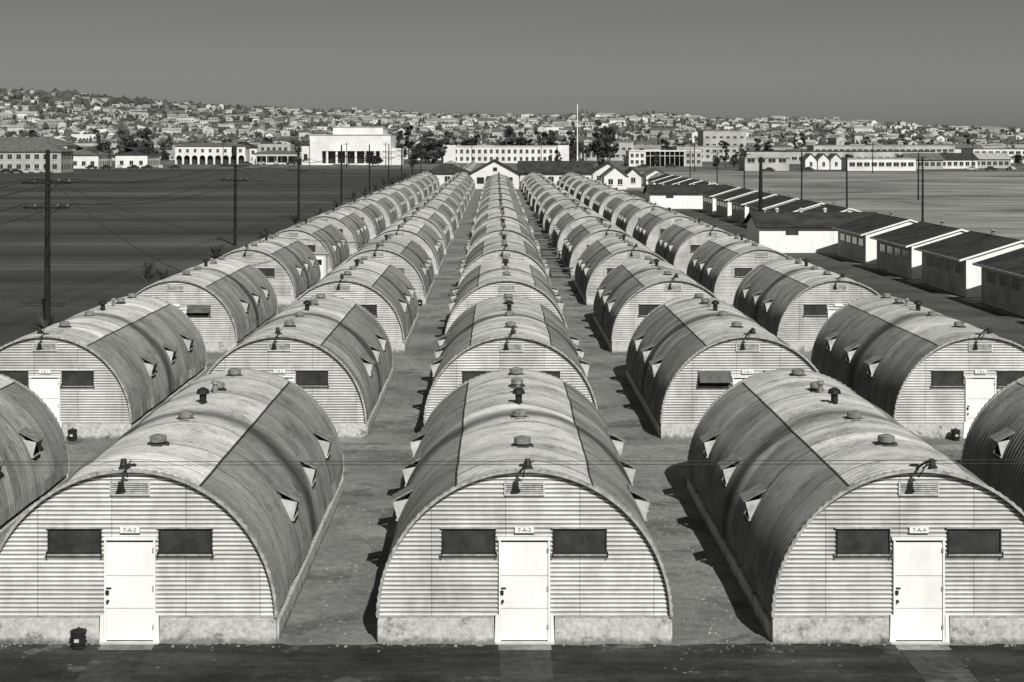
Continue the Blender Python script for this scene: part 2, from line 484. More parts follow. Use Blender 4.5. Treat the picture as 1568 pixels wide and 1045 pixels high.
# ------------------------------------------------------------------ ground
def sheet(name, x0, x1, y0, y1, z, k):
    mb = MB(); mb.poly([(x0,y0,z),(x1,y0,z),(x1,y1,z),(x0,y1,z)], k); return mb.obj(name)
sheet('ground', -9000, 9000, -400, 12000, -.03, 'base')
sheet('field', -700, -19.6, 34, 625, -.012, 'fieldL')
sheet('field', 39.8, 900, 60, 560, -.012, 'fieldR')
sheet('yard_pavement', -19.6, 39.8, 33.05, 345, 0.0, 'yard')
sheet('yard_pavement', -19.6, 22, 345.01, 620, 0.0, 'yard')
sheet('field', 22.01, 39.79, 345.01, 560, -.012, 'fieldR')
mb = MB(); x = -60
edge = []
while x < 60:
    edge.append((x, 33.14+random.uniform(-.13,.06))); x += random.uniform(.2,.6)
edge.append((60,33.1))
for a, b2 in zip(edge, edge[1:]):
    mb.poly([(a[0],5,.004),(b2[0],5,.004),(b2[0],b2[1],.004),(a[0],a[1],.004)], 'road')
mb.obj('road')
sheet('road', 21.8, 30.9, 40, 345, .004, 'lane')
for n in range(1, 16):
    y = D1+PITCH*n
    sheet('footpath', -19, 21.2, y-2.1, y-1.2, .004, 'walk')
for c in range(-2, 3):
    x = X0+SP*c
    sheet('footpath', x-.52, x+.52, 22, 32.7, .010, 'drive')
    sheet('door_slab', x-.55, x+.55, 32.71, 33.08, .012, 'walk')
mb = MB()
def pebble(x, y, s):
    n = len(mb.v); k = mb.mi('conc')
    pts = [(math.cos(a)*s*random.uniform(.6,1.2), math.sin(a)*s*random.uniform(.6,1.2)) for a in (0,1.2,2.5,3.8,5.1)]
    mb.v += [(x+p[0], y+p[1], .0) for p in pts]+[(x+p[0]*.6, y+p[1]*.6, s*.6+.012) for p in pts]
    for i in range(5): mb.f.append((n+i, n+(i+1)%5, n+5+(i+1)%5, n+5+i)); mb.m.append(k)
    mb.f.append(tuple(n+5+i for i in range(5))); mb.m.append(k)
for c in range(-2, 3):
    for _ in range(60):
        dx = random.uniform(-3.2, 3.2)
        if abs(dx) > .75: pebble(X0+SP*c+dx, 33.14-abs(random.gauss(0,.12)), random.uniform(.012,.045))
for _ in range(420):
    pebble(random.choice((4.72,4.72,-3.5,12.9))+random.gauss(0,.55), random.uniform(32.6,46), random.uniform(.012,.04))
mb.obj('loose_gravel')

# ------------------------------------------------------------------ trash cans, booth, benches
def trash_can(x, y, s=1):
    mb = MB()
    mb.tube((0,0,.02), (0,0,.50), .17, .20, 'dark', 16)
    mb.tube((0,0,.50), (0,0,.54), .215, .215, 'dark', 16)
    mb.tube((0,0,.54), (0,0,.60), .20, .06, 'dark', 16)
    mb.tube((0,0,.60), (0,0,.64), .03, .03, 'dark', 8)
    for z in (.14, .36): mb.tube((0,0,z), (0,0,z+.02), .20, .205, 'dark', 16)
    mb.box(-.06, .06, -.208, -.195, .24, .34, 'dirtywhite')
    for sg in (-1, 1): mb.box(sg*.21-.02, sg*.21+.02, -.05, .05, .40, .43, 'trim')
    mb.obj('trash_can', loc=(x, y, .005)).scale = (s, s, s*.85)
trash_can(-8.62, 32.85, .8)
trash_can(-14.84, D1+PITCH-.35, .8); trash_can(16.12, D1+PITCH-.35, .8)
trash_can(X0+SP*1+2.7, D1+PITCH*2-.4, .8); trash_can(X0-SP+2.8, D1+PITCH*3-.4, .8)

def booth(x, y):
    mb = MB()
    mb.box(-.5,.5,-.5,.5,0,2.0,'dirtywhite')
    mb.prism([(-.62,2.0),(.62,2.0),(.62,2.06),(0,2.35),(-.62,2.06)], 'y', -.6, .6, 'rooflight')
    mb.box(-.3,.3,-.53,-.503,.1,1.8,'white'); mb.box(-.18,.18,-.55,-.532,1.2,1.6,'glass')
    mb.obj('guard_booth', loc=(x, y, 0))
booth(-13.3, 120.5)

def bench(x, y):
    mb = MB()
    for i in range(4): mb.box(-1.0,1.0,-.5+i*.26,-.28+i*.26,.72,.76,'wood')
    for yy in (-.85,.70): mb.box(-1.0,1.0,yy,yy+.2,.42,.46,'wood')
    for xx in (-.8,.7):
        mb.box(xx,xx+.08,-.8,.85,.36,.42,'wood')
        mb.box(xx,xx+.08,-.45,-.37,0,.72,'wood'); mb.box(xx,xx+.08,.37,.45,0,.72,'wood')
    mb.obj('picnic_table', loc=(x, y, 0.0))
for y in (122.5, 131, 142, 145.5, 154, 165, 168, 178, 188, 201, 214): bench(4.9+random.uniform(-.25,.25), y)

# ------------------------------------------------------------------ utility poles and wires
def pole(x, y, h=9.8, arms=2, transformer=False, r=.17):
    mb = MB()
    lean = random.uniform(-.08,.08)
    mb.tube((0,0,0), (lean,0,h), r, r*.68, 'pole', 12)
    for i in range(arms):
        z = h-.9-i*1.4
        if i == 0 and arms > 1: z = h-2.0
        if i == 1: z = h-3.45
        w = 1.45-.1*i
        mb.box(-w, w, -.25, -.13, z, z+.13, 'pole')
        for xx in (-w+.1, -w*.5, w*.5, w-.1):
            mb.tube((xx,-.19,z+.13),(xx,-.19,z+.29),.035,.05,'vent',8)
        for sg in (-1,1): mb.tube((sg*.7,-.19,z),(0,-.15,z-.55),.02,.02,'pole',6)
    if transformer:
        mb.tube((0,-.45,h-.9),(0,-.45,h-.0),.26,.26,'dark',14)
        mb.tube((0,-.45,h),(0,-.45,h+.1),.26,.05,'dark',14)
    for i in range(8):
        z = h-4.5+i*.45; mb.box(-.24 if i%2 else .0,.0 if i%2 else .24,-.02,.0,z,z+.03,'pole')
    mb.obj('utility_pole', loc=(x, y, 0))
LP = [(-26.4,93.6),(-26.4,161),(-26.4,213),(-26.4,272),(-26.4,333),(-26.4,392),(-26.4,446),(-26.4,505),(-26.4,560)]
for i,(x,y) in enumerate(LP): pole(x, y, 10.0, 2, i==1, .17 if i else .19)
RP = [(27.8,167),(53.7,200),(55,249),(55,286),(55,352),(55,395),(55,450),(76,286)]
for i,(x,y) in enumerate(RP): pole(x, y, 8.6 if i else 8.9, 1 if i>3 else 0, False, .15 if i else .24)
for x,y in ((-60,640),(-45,650),(-33,620),(20,700),(45,640),(70,560),(100,520),(128,540),(180,600),(-120,700),(-9,600)): pole(x, y, 10.5, 1)

def wire(pts, r, name, sag=.6):
    cu = bpy.data.curves.new(name,'CURVE'); cu.dimensions='3D'; cu.bevel_depth=r; cu.bevel_resolution=1
    for a,b2 in pts:
        sp = cu.splines.new('POLY'); N=14; sp.points.add(N)
        for i in range(N+1):
            t=i/N; p=Vector(a).lerp(Vector(b2),t); p.z -= sag*4*t*(1-t)
            sp.points[i].co=(p.x,p.y,p.z,1)
    cu.materials.append(M['wire']); o=bpy.data.objects.new(name,cu); COL.objects.link(o)
w=[]
for a,b2 in zip([(-26.4,30)]+LP, LP):
    for dx,z in ((-1.3,8.3),(-.7,8.3),(1.3,8.3),(1.2,6.85),(-1.2,6.85)):
        w.append(((a[0]+dx,a[1]-.19,z),(b2[0]+dx,b2[1]-.19,z)))
wire(w,.024,'overhead_wires',.9)
wire([((-26.2,93.4,8.3),(-15.9,80.5,3.9)),((-26.2,93.4,7.0),(-7.6,103,3.9)),((-26.2,93.4,8.3),(-15.9,103,4.0)),((-26.4,161,8),(-15.9,150,3.9))],.020,'service_wires',.5)
wire([((-40,20,6.55),(40,21,6.5)),((-40,20.3,6.46),(40,21.3,6.38))],.0045,'near_overhead_wires',.18)

# ------------------------------------------------------------------ row of separate barracks on the right
RZ = 3.75
def barracks_hut(X, y0, Ln, W=7.4):
    e = empty('gabled_barracks', (X, y0, 0))
    mb = MB()
    mb.box(0,W,0,Ln,0,2.55,'grey')
    for z in [i*.26+.3 for i in range(9)]: mb.box(-.014,-.003,0.1,Ln-.1,z,z+.025,'hood')
    for ya in (0, Ln-.1): mb.prism([(0.02,2.555),(W-.02,2.555),(W/2,RZ-.03)],'y',ya,ya+.1,'white')
    mb.box(.0,W,-.03,-.004,.03,2.55,'white')
    mb.box(W/2-.5,W/2+.5,-.06,-.031,.05,2.1,'dirtywhite')
    mb.box(W/2+1.2,W/2+2.4,-.06,-.031,1.3,2.1,'glass')
    mb.box(-.06,.06,-.07,-.031,.0,2.55,'white')
    mb.obj('walls', parent=e)
    mb = MB(); g = .12
    mb.prism([(-.45,2.46),(W/2,RZ+.02),(W/2,RZ+.12),(-.5,2.56)],'y',-g,Ln+g,'roofdark')
    mb.prism([(W/2+.002,RZ+.02),(W+.45,2.46),(W+.5,2.56),(W/2+.002,RZ+.12)],'y',-g,Ln+g,'roofdark')
    for (a,b2) in (((-.5,2.44),(W/2,RZ-.0)),((W+.5,2.44),(W/2,RZ-.0))):
        mb.prism([a,b2,(b2[0],b2[1]+.125),(a[0],a[1]+.13)],'y',-g-.05,-g-.004,'white')
    mb.box(-.55,-.503,-g,Ln+g,2.44,2.57,'dirtywhite')
    yv = Ln*random.uniform(.3,.7)
    mb.tube((W/2,yv,RZ+.08),(W/2,yv,RZ+.4),.14,.14,'vent',8); mb.tube((W/2,yv,RZ+.4),(W/2,yv,RZ+.55),.24,.1,'vent',8)
    mb.obj('roof', parent=e)
    mb = MB(); y=1.0
    while y<Ln-1.8:
        mb.box(-.05,-.016,y,y+1.6,1.5,2.1,'glass'); mb.box(-.06,-.016,y-.08,y-.004,1.45,2.13,'dirtywhite'); mb.box(-.07,-.016,y-.08,y+1.68,1.40,1.449,'dirtywhite')
        mb.box(-.058,-.051,y+.78,y+.82,1.5,2.1,'grey')
        y+=2.45
    mb.obj('windows', parent=e)
for y0 in (49.5,63.8,78,92.5,107,121,136): barracks_hut(31.7, y0, 11.3)
for y0 in (158.6,173,187.5,202,217,232): barracks_hut(31.7, y0, 11.5)
for y0 in (259,274,289,304,319): barracks_hut(31.7, y0, 11.5)
def cross_wing(x0,x1,y0,y1):
    mb=MB(); h=2.45
    mb.box(x0,x1,y0,y1,0,h,'white')
    mb.box(x0+2.5,x0+3.7,y0-.05,y0-.01,1.7,2.1,'screen')
    ym=(y0+y1)/2
    mb.prism([(y0-.4,h-.08),(ym,h+1.15),(ym,h+1.27),(y0-.45,h+.04)],'x',x0-.35,x1+.35,'roofdark')
    mb.prism([(ym+.002,h+1.15),(y1+.4,h-.08),(y1+.45,h+.04),(ym+.002,h+1.27)],'x',x0-.35,x1+.35,'roofdark')
    mb.prism([(y0,h+.0),(y1,h+.0),(ym,h+1.1)],'x',x0+.02,x0+.1,'white')
    for k in range(1,5):
        xx=x0+(x1-x0)*k/5
        mb.tube((xx,ym,h+1.2),(xx,ym,h+1.5),.15,.15,'dirtywhite',8); mb.tube((xx,ym,h+1.5),(xx,ym,h+1.65),.24,.1,'dirtywhite',8)
    mb.obj('barracks_wing')
cross_wing(24.9,36.5,150.2,157.6); cross_wing(24.2,36.5,249.5,257)

# ------------------------------------------------------------------ background buildings
def facade_windows(mb, x0, x1, y, zlist, wdt, gap, ht, k='glass', frame=True):
    n = max(1,int((x1-x0)/(wdt+gap))); st=(x1-x0)/n
    for z in zlist:
        for i in range(n):
            a=x0+st*i+(st-wdt)/2
            mb.box(a,a+wdt,y-.06,y-.01,z,z+ht,k)
            if frame:
                mb.box(a-.12,a+wdt+.12,y-.2,y-.005,z-.16,z-.01,'stucco')
                mb.box(a+wdt/2-.04,a+wdt/2+.04,y-.09,y-.061,z,z+ht,'stucco2')

def gable_front(x0,x1,y0,y1,eave,apex,wall='stucco',roof='roofdark'):
    mb=MB(); xm=(x0+x1)/2
    mb.prism([(x0,0),(x1,0),(x1,eave),(xm,apex),(x0,eave)],'y',y0,y1,wall)
    o=.5; sl=(apex-eave)/(xm-x0)
    for sg,xe in ((-1,x0),(1,x1)):
        mb.prism([(xe+sg*o,eave-o*sl+.02),(xm,apex+.02),(xm,apex+.2),(xe+sg*o,eave-o*sl+.2)],'y',y0-.5,y1+.5,roof)
    return mb
def hip(mb,x0,x1,y0,y1,z,h,roof,inset=None):
    o=.6; x0-=o;x1+=o;y0-=o;y1+=o; ym=(y0+y1)/2; i=inset if inset is not None else (y1-y0)/2
    a=[(x0,y0,z),(x1,y0,z),(x1,y1,z),(x0,y1,z)]; p=(x0+i,ym,z+h); q=(x1-i,ym,z+h)
    mb.poly([a[0],a[1],q,p],roof); mb.poly([a[2],a[3],p,q],roof); mb.poly([a[1],a[2],q],roof); mb.poly([a[3],a[0],p],roof)
    mb.poly([v for v in a][::-1],roof)

mb=gable_front(-5.7,5.2,356,376,3.3,6.3)
mb.box(-4.2,-2.6,355.9,355.98,1.2,2.6,'glass'); mb.box(2.2,3.8,355.9,355.98,1.2,2.6,'glass'); mb.box(-.8,.6,355.9,355.98,0,2.5,'glass')
mb.box(-.6,.3,355.9,355.98,4.0,4.8,'glass'); mb.box(-2.0,1.8,354.6,355.95,2.75,2.9,'roofmid')
mb.obj('office_building')
mb=MB(); mb.box(5.4,21.6,359,368,0,3.6,'stucco')
mb.prism([(358.4,3.4),(363.5,6.0),(363.5,6.2),(358.3,3.6)],'x',5.0,22.2,'roofdark'); mb.prism([(363.502,6.0),(368.6,3.4),(368.7,3.6),(363.502,6.2)],'x',5.0,22.2,'roofdark')
facade_windows(mb,6.4,21,359,[1.3],1.2,1.0,1.4)
mb.prism([(359,3.6),(368,3.6),(363.5,6)],'x',21.5,21.6,'stucco')
mb.obj('office_wing')
mb=MB(); mb.box(-16,-6.2,362,370,0,3.4,'stucco'); hip(mb,-16,-6.2,362,370,3.4,2.2,'roofdark'); facade_windows(mb,-15.5,-6.5,362,[1.3],1.2,1.2,1.4); mb.obj('office_wing')
for (a,b2,y,e,p,r) in ((24.0,29.0,352,3.0,5.0,'roofmid'),(29.8,33.5,366,2.8,4.4,'roofdark'),(23.5,31,385,3.2,5.4,'roofdark'),(35,38,350,2.4,3.4,'rooflight'),(36,41,380,2.6,4.0,'roofmid')):
    mb=gable_front(a,b2,y,y+9,e,p,'stucco',r); facade_windows(mb,a+.4,b2-.4,y,[1.1],1.0,.9,1.2); mb.obj('gabled_cottage')

mb=MB(); mb.box(-25.8,36.3,796,812,0,8.2,'stucco'); mb.box(-26.2,36.7,795.6,812.4,8.2,8.6,'stucco')
facade_windows(mb,-24.5,35,796,[1.2,4.9],1.4,1.5,1.9)
mb.box(-27,-25.8,798,806,0,6,'stucco'); mb.box(31,36.6,794.2,795.9,0,8.9,'stucco'); mb.box(-26.1,-20,794.2,795.9,0,8.9,'stucco')
mb.obj('headquarters_building')
mb=MB(); mb.tube((0,0,0),(0,0,28.8),.34,.2,'white',10); mb.tube((0,0,28.8),(0,0,29.3),.3,.1,'white',10); mb.tube((0,0,0),(0,0,.6),.9,.8,'stucco',10); mb.obj('flagpole',loc=(40.6,790,0))

mb=MB(); y=727
mb.box(-85,-48,y,y+4.5,6.4,13.6,'stucco'); mb.box(-85,-79.5,y,y+4.5,0,6.4,'stucco'); mb.box(-53,-48,y,y+4.5,0,6.4,'stucco')
mb.box(-85,-48,y+4.6,y+40,0,13.6,'stucco'); mb.box(-79.4,-53.1,y+4.3,y+4.58,0,6.4,'glass')  # dark sheet at the back gives the colonnade recess its shade
mb.box(-75,-52,y+6,y+40,13.6,17.3,'stucco'); mb.box(-75.3,-51.7,y+5.7,y+40,17.3,17.6,'stucco2')
mb.box(-85.3,-47.7,y-.3,y+4.5,13.61,14.0,'stucco2')
for i in range(6):
    xx=-79.4+(i+.5)*26.3/6
    mb.tube((xx,y+.7,0),(xx,y+.7,6.4),.6,.52,'stucco',10)
mb.box(-79.4,-53.1,y-1.5,y+4.2,0,.7,'stucco')
mb.box(-89,-85.1,y+2,y+30,0,8.6,'stucco'); mb.box(-47.9,-43.5,y+4,y+25,0,7.6,'stucco'); mb.box(-88,-86.3,y+1.9,y+1.97,2,5,'glass')
mb.obj('auditorium_building')

mb=MB(); x0,x1,y=-151,-118,749
mb.box(x0,x1,y,y+14,4.6,8.6,'stucco'); mb.box(x0,x1,y+2.6,y+14,0,4.6,'stucco'); hip(mb,x0,x1,y,y+14,8.6,1.6,'roofmid')
n=9; st=(x1-x0)/n
for i in range(n+1):
    xx=x0+st*i; mb.box(max(x0,xx-.45),min(x1,xx+.45),y,y+.8,0,2.9,'stucco')
for i in range(n):
    a=x0+st*i+.45; b2=x0+st*(i+1)-.45; c=(a+b2)/2; r=(b2-a)/2
    pr=[(a-.45,4.6),(a-.45,2.9),(a,2.9)]+[(c-r*math.cos(t*math.pi/8),2.9+r*math.sin(t*math.pi/8)) for t in range(1,8)]+[(b2,2.9),(b2+.45,2.9),(b2+.45,4.6)]
    mb.prism(pr,'y',y+.002,y+.78,'stucco')
mb.box(x0+.5,x1-.5,y+2.4,y+2.58,0,4.5,'screen')  # one dark sheet across the back of the arcade
facade_windows(mb,x0+.5,x1-.5,y,[5.7],1.3,2.0,1.5); mb.obj('arcaded_building')
mb=MB(); mb.box(-115,-94,752,764,0,5.0,'stucco'); hip(mb,-115,-94,752,764,5.0,1.6,'roofmid'); facade_windows(mb,-114,-95,752,[1.2],2.0,.9,2.2); mb.box(-113,-92.5,748,751.8,3.9,4.2,'rooflight')
for xx in (-112.8,-108,-103,-98,-93): mb.box(xx,xx+.35,748.1,748.4,0,3.88,'stucco')
mb.obj('mess_hall')
mb=MB(); mb.box(-92,-89.2,740,755,0,4.3,'stucco2'); mb.box(-116,-100,775,790,0,9.5,'stucco2'); facade_windows(mb,-115,-101,775,[6.3],1.5,1.2,1.7); mb.obj('storage_building')
def hipb(name,x0,x1,y,dep,eave,rh,roof='roofmid',floors=1,wall='stucco'):
    mb=MB(); mb.box(x0,x1,y,y+dep,0,eave,wall); hip(mb,x0,x1,y,y+dep,eave,rh,roof)
    facade_windows(mb,x0+.6,x1-.6,y,[1.2+3.4*i for i in range(floors)],1.5,1.5,1.7)
    n=int(dep/3.2)
    for i in range(n):
        for f in range(floors):
            yy=y+1+i*3.2; mb.box(x1+.01,x1+.06,yy,yy+1.4,1.2+3.4*f,2.9+3.4*f,'glass')
    mb.obj(name)
hipb('hip_roofed_barracks',-173,-158,632,22,5.3,3.6); hipb('hip_roofed_barracks',-155,-142,648,24,5.3,3.0,'roofdark')
hipb('hip_roofed_barracks',-215,-149,545,16,7.2,3.8,'roofmid',2,'stucco2'); hipb('hip_roofed_barracks',-260,-178,660,18,9,3.6,'roofmid',2)
hipb('hip_roofed_barracks',-300,-219,585,16,7.6,4.0,'roofmid',2)
hipb('hip_roofed_barracks',-137,-120,800,20,7.6,3.0,'roofdark',2)
mb=MB(); x0,x1,y=57.7,89.3,688
mb.box(x0,x1,y,y+18,6.4,6.9,'stucco'); mb.box(x0,x0+7,y+.3,y+18,0,6.39,'stucco'); mb.box(x1-7.5,x1,y+.3,y+18,0,6.39,'stucco2'); mb.box(x0+7.1,x1-7.6,y+9,y+18,0,6.39,'screen')  # dark block stands in for the shaded interior behind the frame
for i in range(9):
    xx=x0+7.0+i*2.1; mb.box(xx,xx+.25,y,y+.28,0,6.39,'stucco2' if i%4 else 'stucco')
mb.box(x0+7,x1-7.5,y+.01,y+.2,4.4,4.7,'stucco2'); facade_windows(mb,x1-7.2,x1-.3,y+.3,[1.2,4.0],1.3,.8,1.5); facade_windows(mb,x0+.3,x0+6.8,y+.3,[1.2,4.0],1.3,.8,1.5)
mb.obj('open_sided_shed')
def flatb(name,x0,x1,y,dep,h,wall='stucco',rows=(1.3,),ww=1.6,gap=1.4,roof='rooflight'):
    mb=MB(); mb.box(x0,x1,y,y+dep,0,h,wall); mb.box(x0-.3,x1+.3,y-.3,y+dep+.3,h,h+.3,roof)
    if rows: facade_windows(mb,x0+.5,x1-.5,y,rows,ww,gap,1.4)
    mb.obj(name)
flatb('flat_roofed_warehouse',90.6,106.8,579,14,4.6,'stucco2',(3.0,),2.6,.8)
for a in (118,122.8,127.6):
    mb=gable_front(a,a+4.4,606,616,3.8,6.0,'stucco','roofmid'); facade_windows(mb,a+.3,a+4.1,606,[1.3],1.0,.9,1.6); mb.obj('gabled_cottage')
flatb('flat_roofed_barracks',128,153,579,10,4.4,'stucco',(1.7,),2.0,.5)
for i,a in enumerate(range(158,300,17)):
    mb=MB(); yy=615+(i%3)*12; mb.box(a,a+15,yy,yy+8,0,3.6,'stucco' if i%2 else 'stucco2'); hip(mb,a,a+15,yy,yy+8,3.6,2.6,('roofmid','roofdark','rooflight')[i%3],1.2)
    facade_windows(mb,a+.5,a+14.5,yy,[1.2],1.5,.8,1.5); mb.obj('low_barracks')
flatb('large_warehouse',141,170,1080,30,18.0,'stucco2',(3,8,13),2.2,2.0)
flatb('long_store_building',50,78,900,20,10.4,'stucco2',(2,6),1.8,1.5)
flatb('long_store_building',98,135,860,20,8.0,'stucco2',(2,5),1.8,1.5)
flatb('long_store_building',180,260,900,20,8.5,'stucco2',(2,5),2.4,1.0,)
flatb('long_store_building',240,310,800,20,7.0,'stucco',(2,4.5),2.4,1.0,'roofmid')
flatb('long_store_building',120,210,760,20,6.0,'stucco2',(2,),2.4,1.0,'roofdark')
flatb('long_store_building',-290,-200,900,20,10,'stucco2',(2,6),2.4,1.0,'roofmid')

def car_mesh(k):
    mb=MB(); W=.85
    prof=[(-2.2,.35),(-2.25,.75),(-2.0,.95),(-1.3,1.05),(1.0,1.05),(1.9,.98),(2.2,.8),(2.25,.35)]
    mb.prism(prof,'x',-W,W,k)
    cab=[(-1.5,1.04),(-1.0,1.5),(-.4,1.62),(.3,1.58),(.85,1.04)]
    mb.prism(cab,'x',-.7,.7,k)
    mb.prism([(-1.15,1.1),(-.85,1.42),(-.1,1.5),(.2,1.48),(.6,1.1)],'x',-.715,.715,'glass')
    for yy in (-1.4,1.4):
        for sg in (-1,1):
            mb.tube((sg*.68,yy,.34),(sg*.9,yy,.34),.34,.34,'dark',14); mb.tube((sg*.9,yy,.34),(sg*.92,yy,.34),.16,.14,'vent',10)
    for sg in (-1,1): mb.tube((sg*.6,2.2,.75),(sg*.6,2.27,.75),.12,.12,'vent',8)
    mb.box(-.85,.85,2.26,2.34,.38,.5,'vent'); mb.box(-.85,.85,-2.34,-2.26,.38,.5,'vent')
    return mb.mesh('parked_car')
cm=[car_mesh('car'),car_mesh('car2'),car_mesh('car')]
cars=[(-165+i*3.4,536+random.uniform(-1,1)) for i in range(5)]+[(-158+i*5.4,622) for i in range(7)]+[(-116+i*7,738) for i in range(5)]+[(175+i*7.3,585) for i in range(8)]+[(60,650),(72,655),(96,560),(112,571)]
for x,y in cars: place(random.choice(cm),'parked_car',None,(x,y,0),random.choice((math.pi/2,-math.pi/2,1.3,.2)))

# ------------------------------------------------------------------ trees
def tree_mesh(seed,h=12,wide=5,tall=False):
    rd=random.Random(seed); mb=MB()
    mb.tube((0,0,0),(.2,0,h*.35),.38,.26,'bark',8,False); mb.tube((.2,0,h*.35),(0,.1,h*.8),.26,.08,'bark',8,False)
    cl=[]
    for i in range(16 if not tall else 14):
        a=rd.uniform(0,6.28); t=rd.random()
        rr=wide*(.25+.75*rd.random())*(1-.5*abs(t-.4))
        c=Vector((math.cos(a)*rr*.75,math.sin(a)*rr*.75,h*(.34+.6*t)))
        cl.append((c,rd.uniform(.22,.42)*wide)); mb.tube((.1,0,h*(.25+.4*t)),tuple(c),.11,.03,'bark',5,False)
    for c,r in cl:
        k='leaf' if rd.random()<.6 else 'leaf2'
        for j in range(75):
            d=Vector((rd.gauss(0,1),rd.gauss(0,1),rd.gauss(0,.75))).normalized()*r*(.45+.6*rd.random())
            p=c+d; s_=rd.uniform(.28,.62)
            u=Vector((rd.gauss(0,1),rd.gauss(0,1),rd.gauss(0,1))).normalized(); v=u.orthogonal().normalized()
            mb.poly([p-u*s_,p+v*s_*.6,p+u*s_,p-v*s_*.6],k if rd.random()<.85 else 'leaf2')
    return mb.mesh('tree')
TM=[tree_mesh(1,11,5),tree_mesh(2,9,5.5),tree_mesh(3,14,4),tree_mesh(4,8,4.5),tree_mesh(5,17,3.2,True)]
def tree(x,y,i=None,s=None):
    s=s or random.uniform(.75,1.15)
    place(random.choice(TM) if i is None else TM[i],'tree',None,(x,y,-.03),random.uniform(0,6.28),(s,s,s*random.uniform(.85,1.15)))
def grove(px):
    for (xa,xb,ya,yb,n,s) in px:
        for _ in range(n): tree(random.uniform(xa,xb),random.uniform(ya,yb),None,random.uniform(s*.75,s*1.2))
grove([(-168,-152,690,720,9,1.1),(-42,-26,760,800,8,.95),(-70,-20,850,900,16,1.0),(2,48,815,850,22,1.0),(38,60,760,850,8,1.1),
 (-150,-95,810,900,16,.75),(60,130,900,1000,16,.8),(130,330,950,1050,26,.8),(-380,-180,760,900,24,.95),(-240,-100,920,1000,22,.9),
 (20,60,560,700,7,.4),(75,110,600,740,8,.5),(-60,-28,640,720,6,.45),(110,240,640,740,12,.45),(-20,20,860,900,8,1.0)])
for x in (-10,12,22,30,36,39,-33,-37): tree(x,830,4,random.uniform(.65,.9))

def palm_mesh(seed):
    rd=random.Random(seed); mb=MB()
    h=1.5; mb.tube((0,0,0),(0,0,h),.13,.10,'bark',8)
    for i in range(11):
        a=i*2.4+rd.uniform(-.2,.2); el=rd.uniform(.6,1.45); ln=rd.uniform(.9,1.3)
        d=Vector((math.cos(a),math.sin(a),0)); side=Vector((-math.sin(a),math.cos(a),0))
        p=Vector((0,0,h)); N=7; pts=[p.copy()]
        for j in range(N):
            e=el-.18*j*(.5+.5*(1.4-el)); p=p+(d*math.cos(e)+Vector((0,0,1))*math.sin(e))*ln/N; pts.append(p.copy())
        for j in range(N):
            q0,q1=pts[j],pts[j+1]
            mb.tube(q0,q1,.022,.016,'palm',4,False)
            for sg in (-1,1):
                for t in (.25,.75):
                    c=q0.lerp(q1,t); w_=.26*math.sin(math.pi*(j+t+.4)/(N+.8))
                    dr=(q1-q0).normalized()
                    mb.poly([c,c+dr*.06,c+side*sg*w_+dr*.26-Vector((0,0,.04))],'palm')
    return mb.mesh('small_palm')
PM=[palm_mesh(i) for i in range(3)]
for y,x,s in ((73.5,-20.8,.9),(95,-20.8,1.15),(98.5,-20.6,.9),(117,-20.6,1.0),(121,-21.2,.9),(141,-20.8,.9),(145,-21,.9),(163,-20.6,1.1),(187,-20.8,1.0),(209,-20.9,1.0),(232,-20.9,1.2),(255,-21,1.1),(278,-21,1.1),(300,-21,1.2),(322,-21,1.1),(346,-21,1.2),(369,-21,1.1)):
    place(random.choice(PM),'small_palm',None,(x,y,-.012),random.uniform(0,6),(s,s,s*1.15))

# ------------------------------------------------------------------ hills
RX=[-2600,-1285,-842,-731,-620,-509,-398,-287,-176,-65,45,156,267,378,490,600,711,897,1376,2600]
RH=[110,103,96,91,80,73,68,60,58,53,51,52,55,46,48,37,32,24,20,16]
from mathutils import noise as mn
def ridge(x):
    if x<=RX[0]: return RH[0]
    if x>=RX[-1]: return RH[-1]
    for i in range(len(RX)-1):
        if RX[i]<=x<=RX[i+1]:
            t=(x-RX[i])/(RX[i+1]-RX[i]); t=t*t*(3-2*t); return RH[i]*(1-t)+RH[i+1]*t
def hz(x,y):
    t=max(0,min(1,(y-1130)/(2700-1130))); s_=t*t*(3-2*t)*.35+t*.65
    v=ridge(x)*s_
    v+=mn.noise(Vector((x/230,y/230,3)))*13*min(1,t*3)*(1-t*.75)+mn.noise(Vector((x/90,y/90,8)))*5*min(1,t*3)*(1-t*.6)
    if y>2700: v=ridge(x)*(1-.4*min(1,(y-2700)/900))
    return v-.6*(1-min(1,t*8))
mb=MB(); nx,ny=190,70
for j in range(ny+1):
    y=1080+(3700-1080)*j/ny
    for i in range(nx+1):
        x=-2600+5200*i/nx; mb.v.append((x,y,hz(x,y)))
k=mb.mi('hill')
for j in range(ny):
    for i in range(nx):
        a=j*(nx+1)+i; mb.f.append((a,a+1,a+nx+2,a+nx+1)); mb.m.append(k)
mb.obj('hills',True)

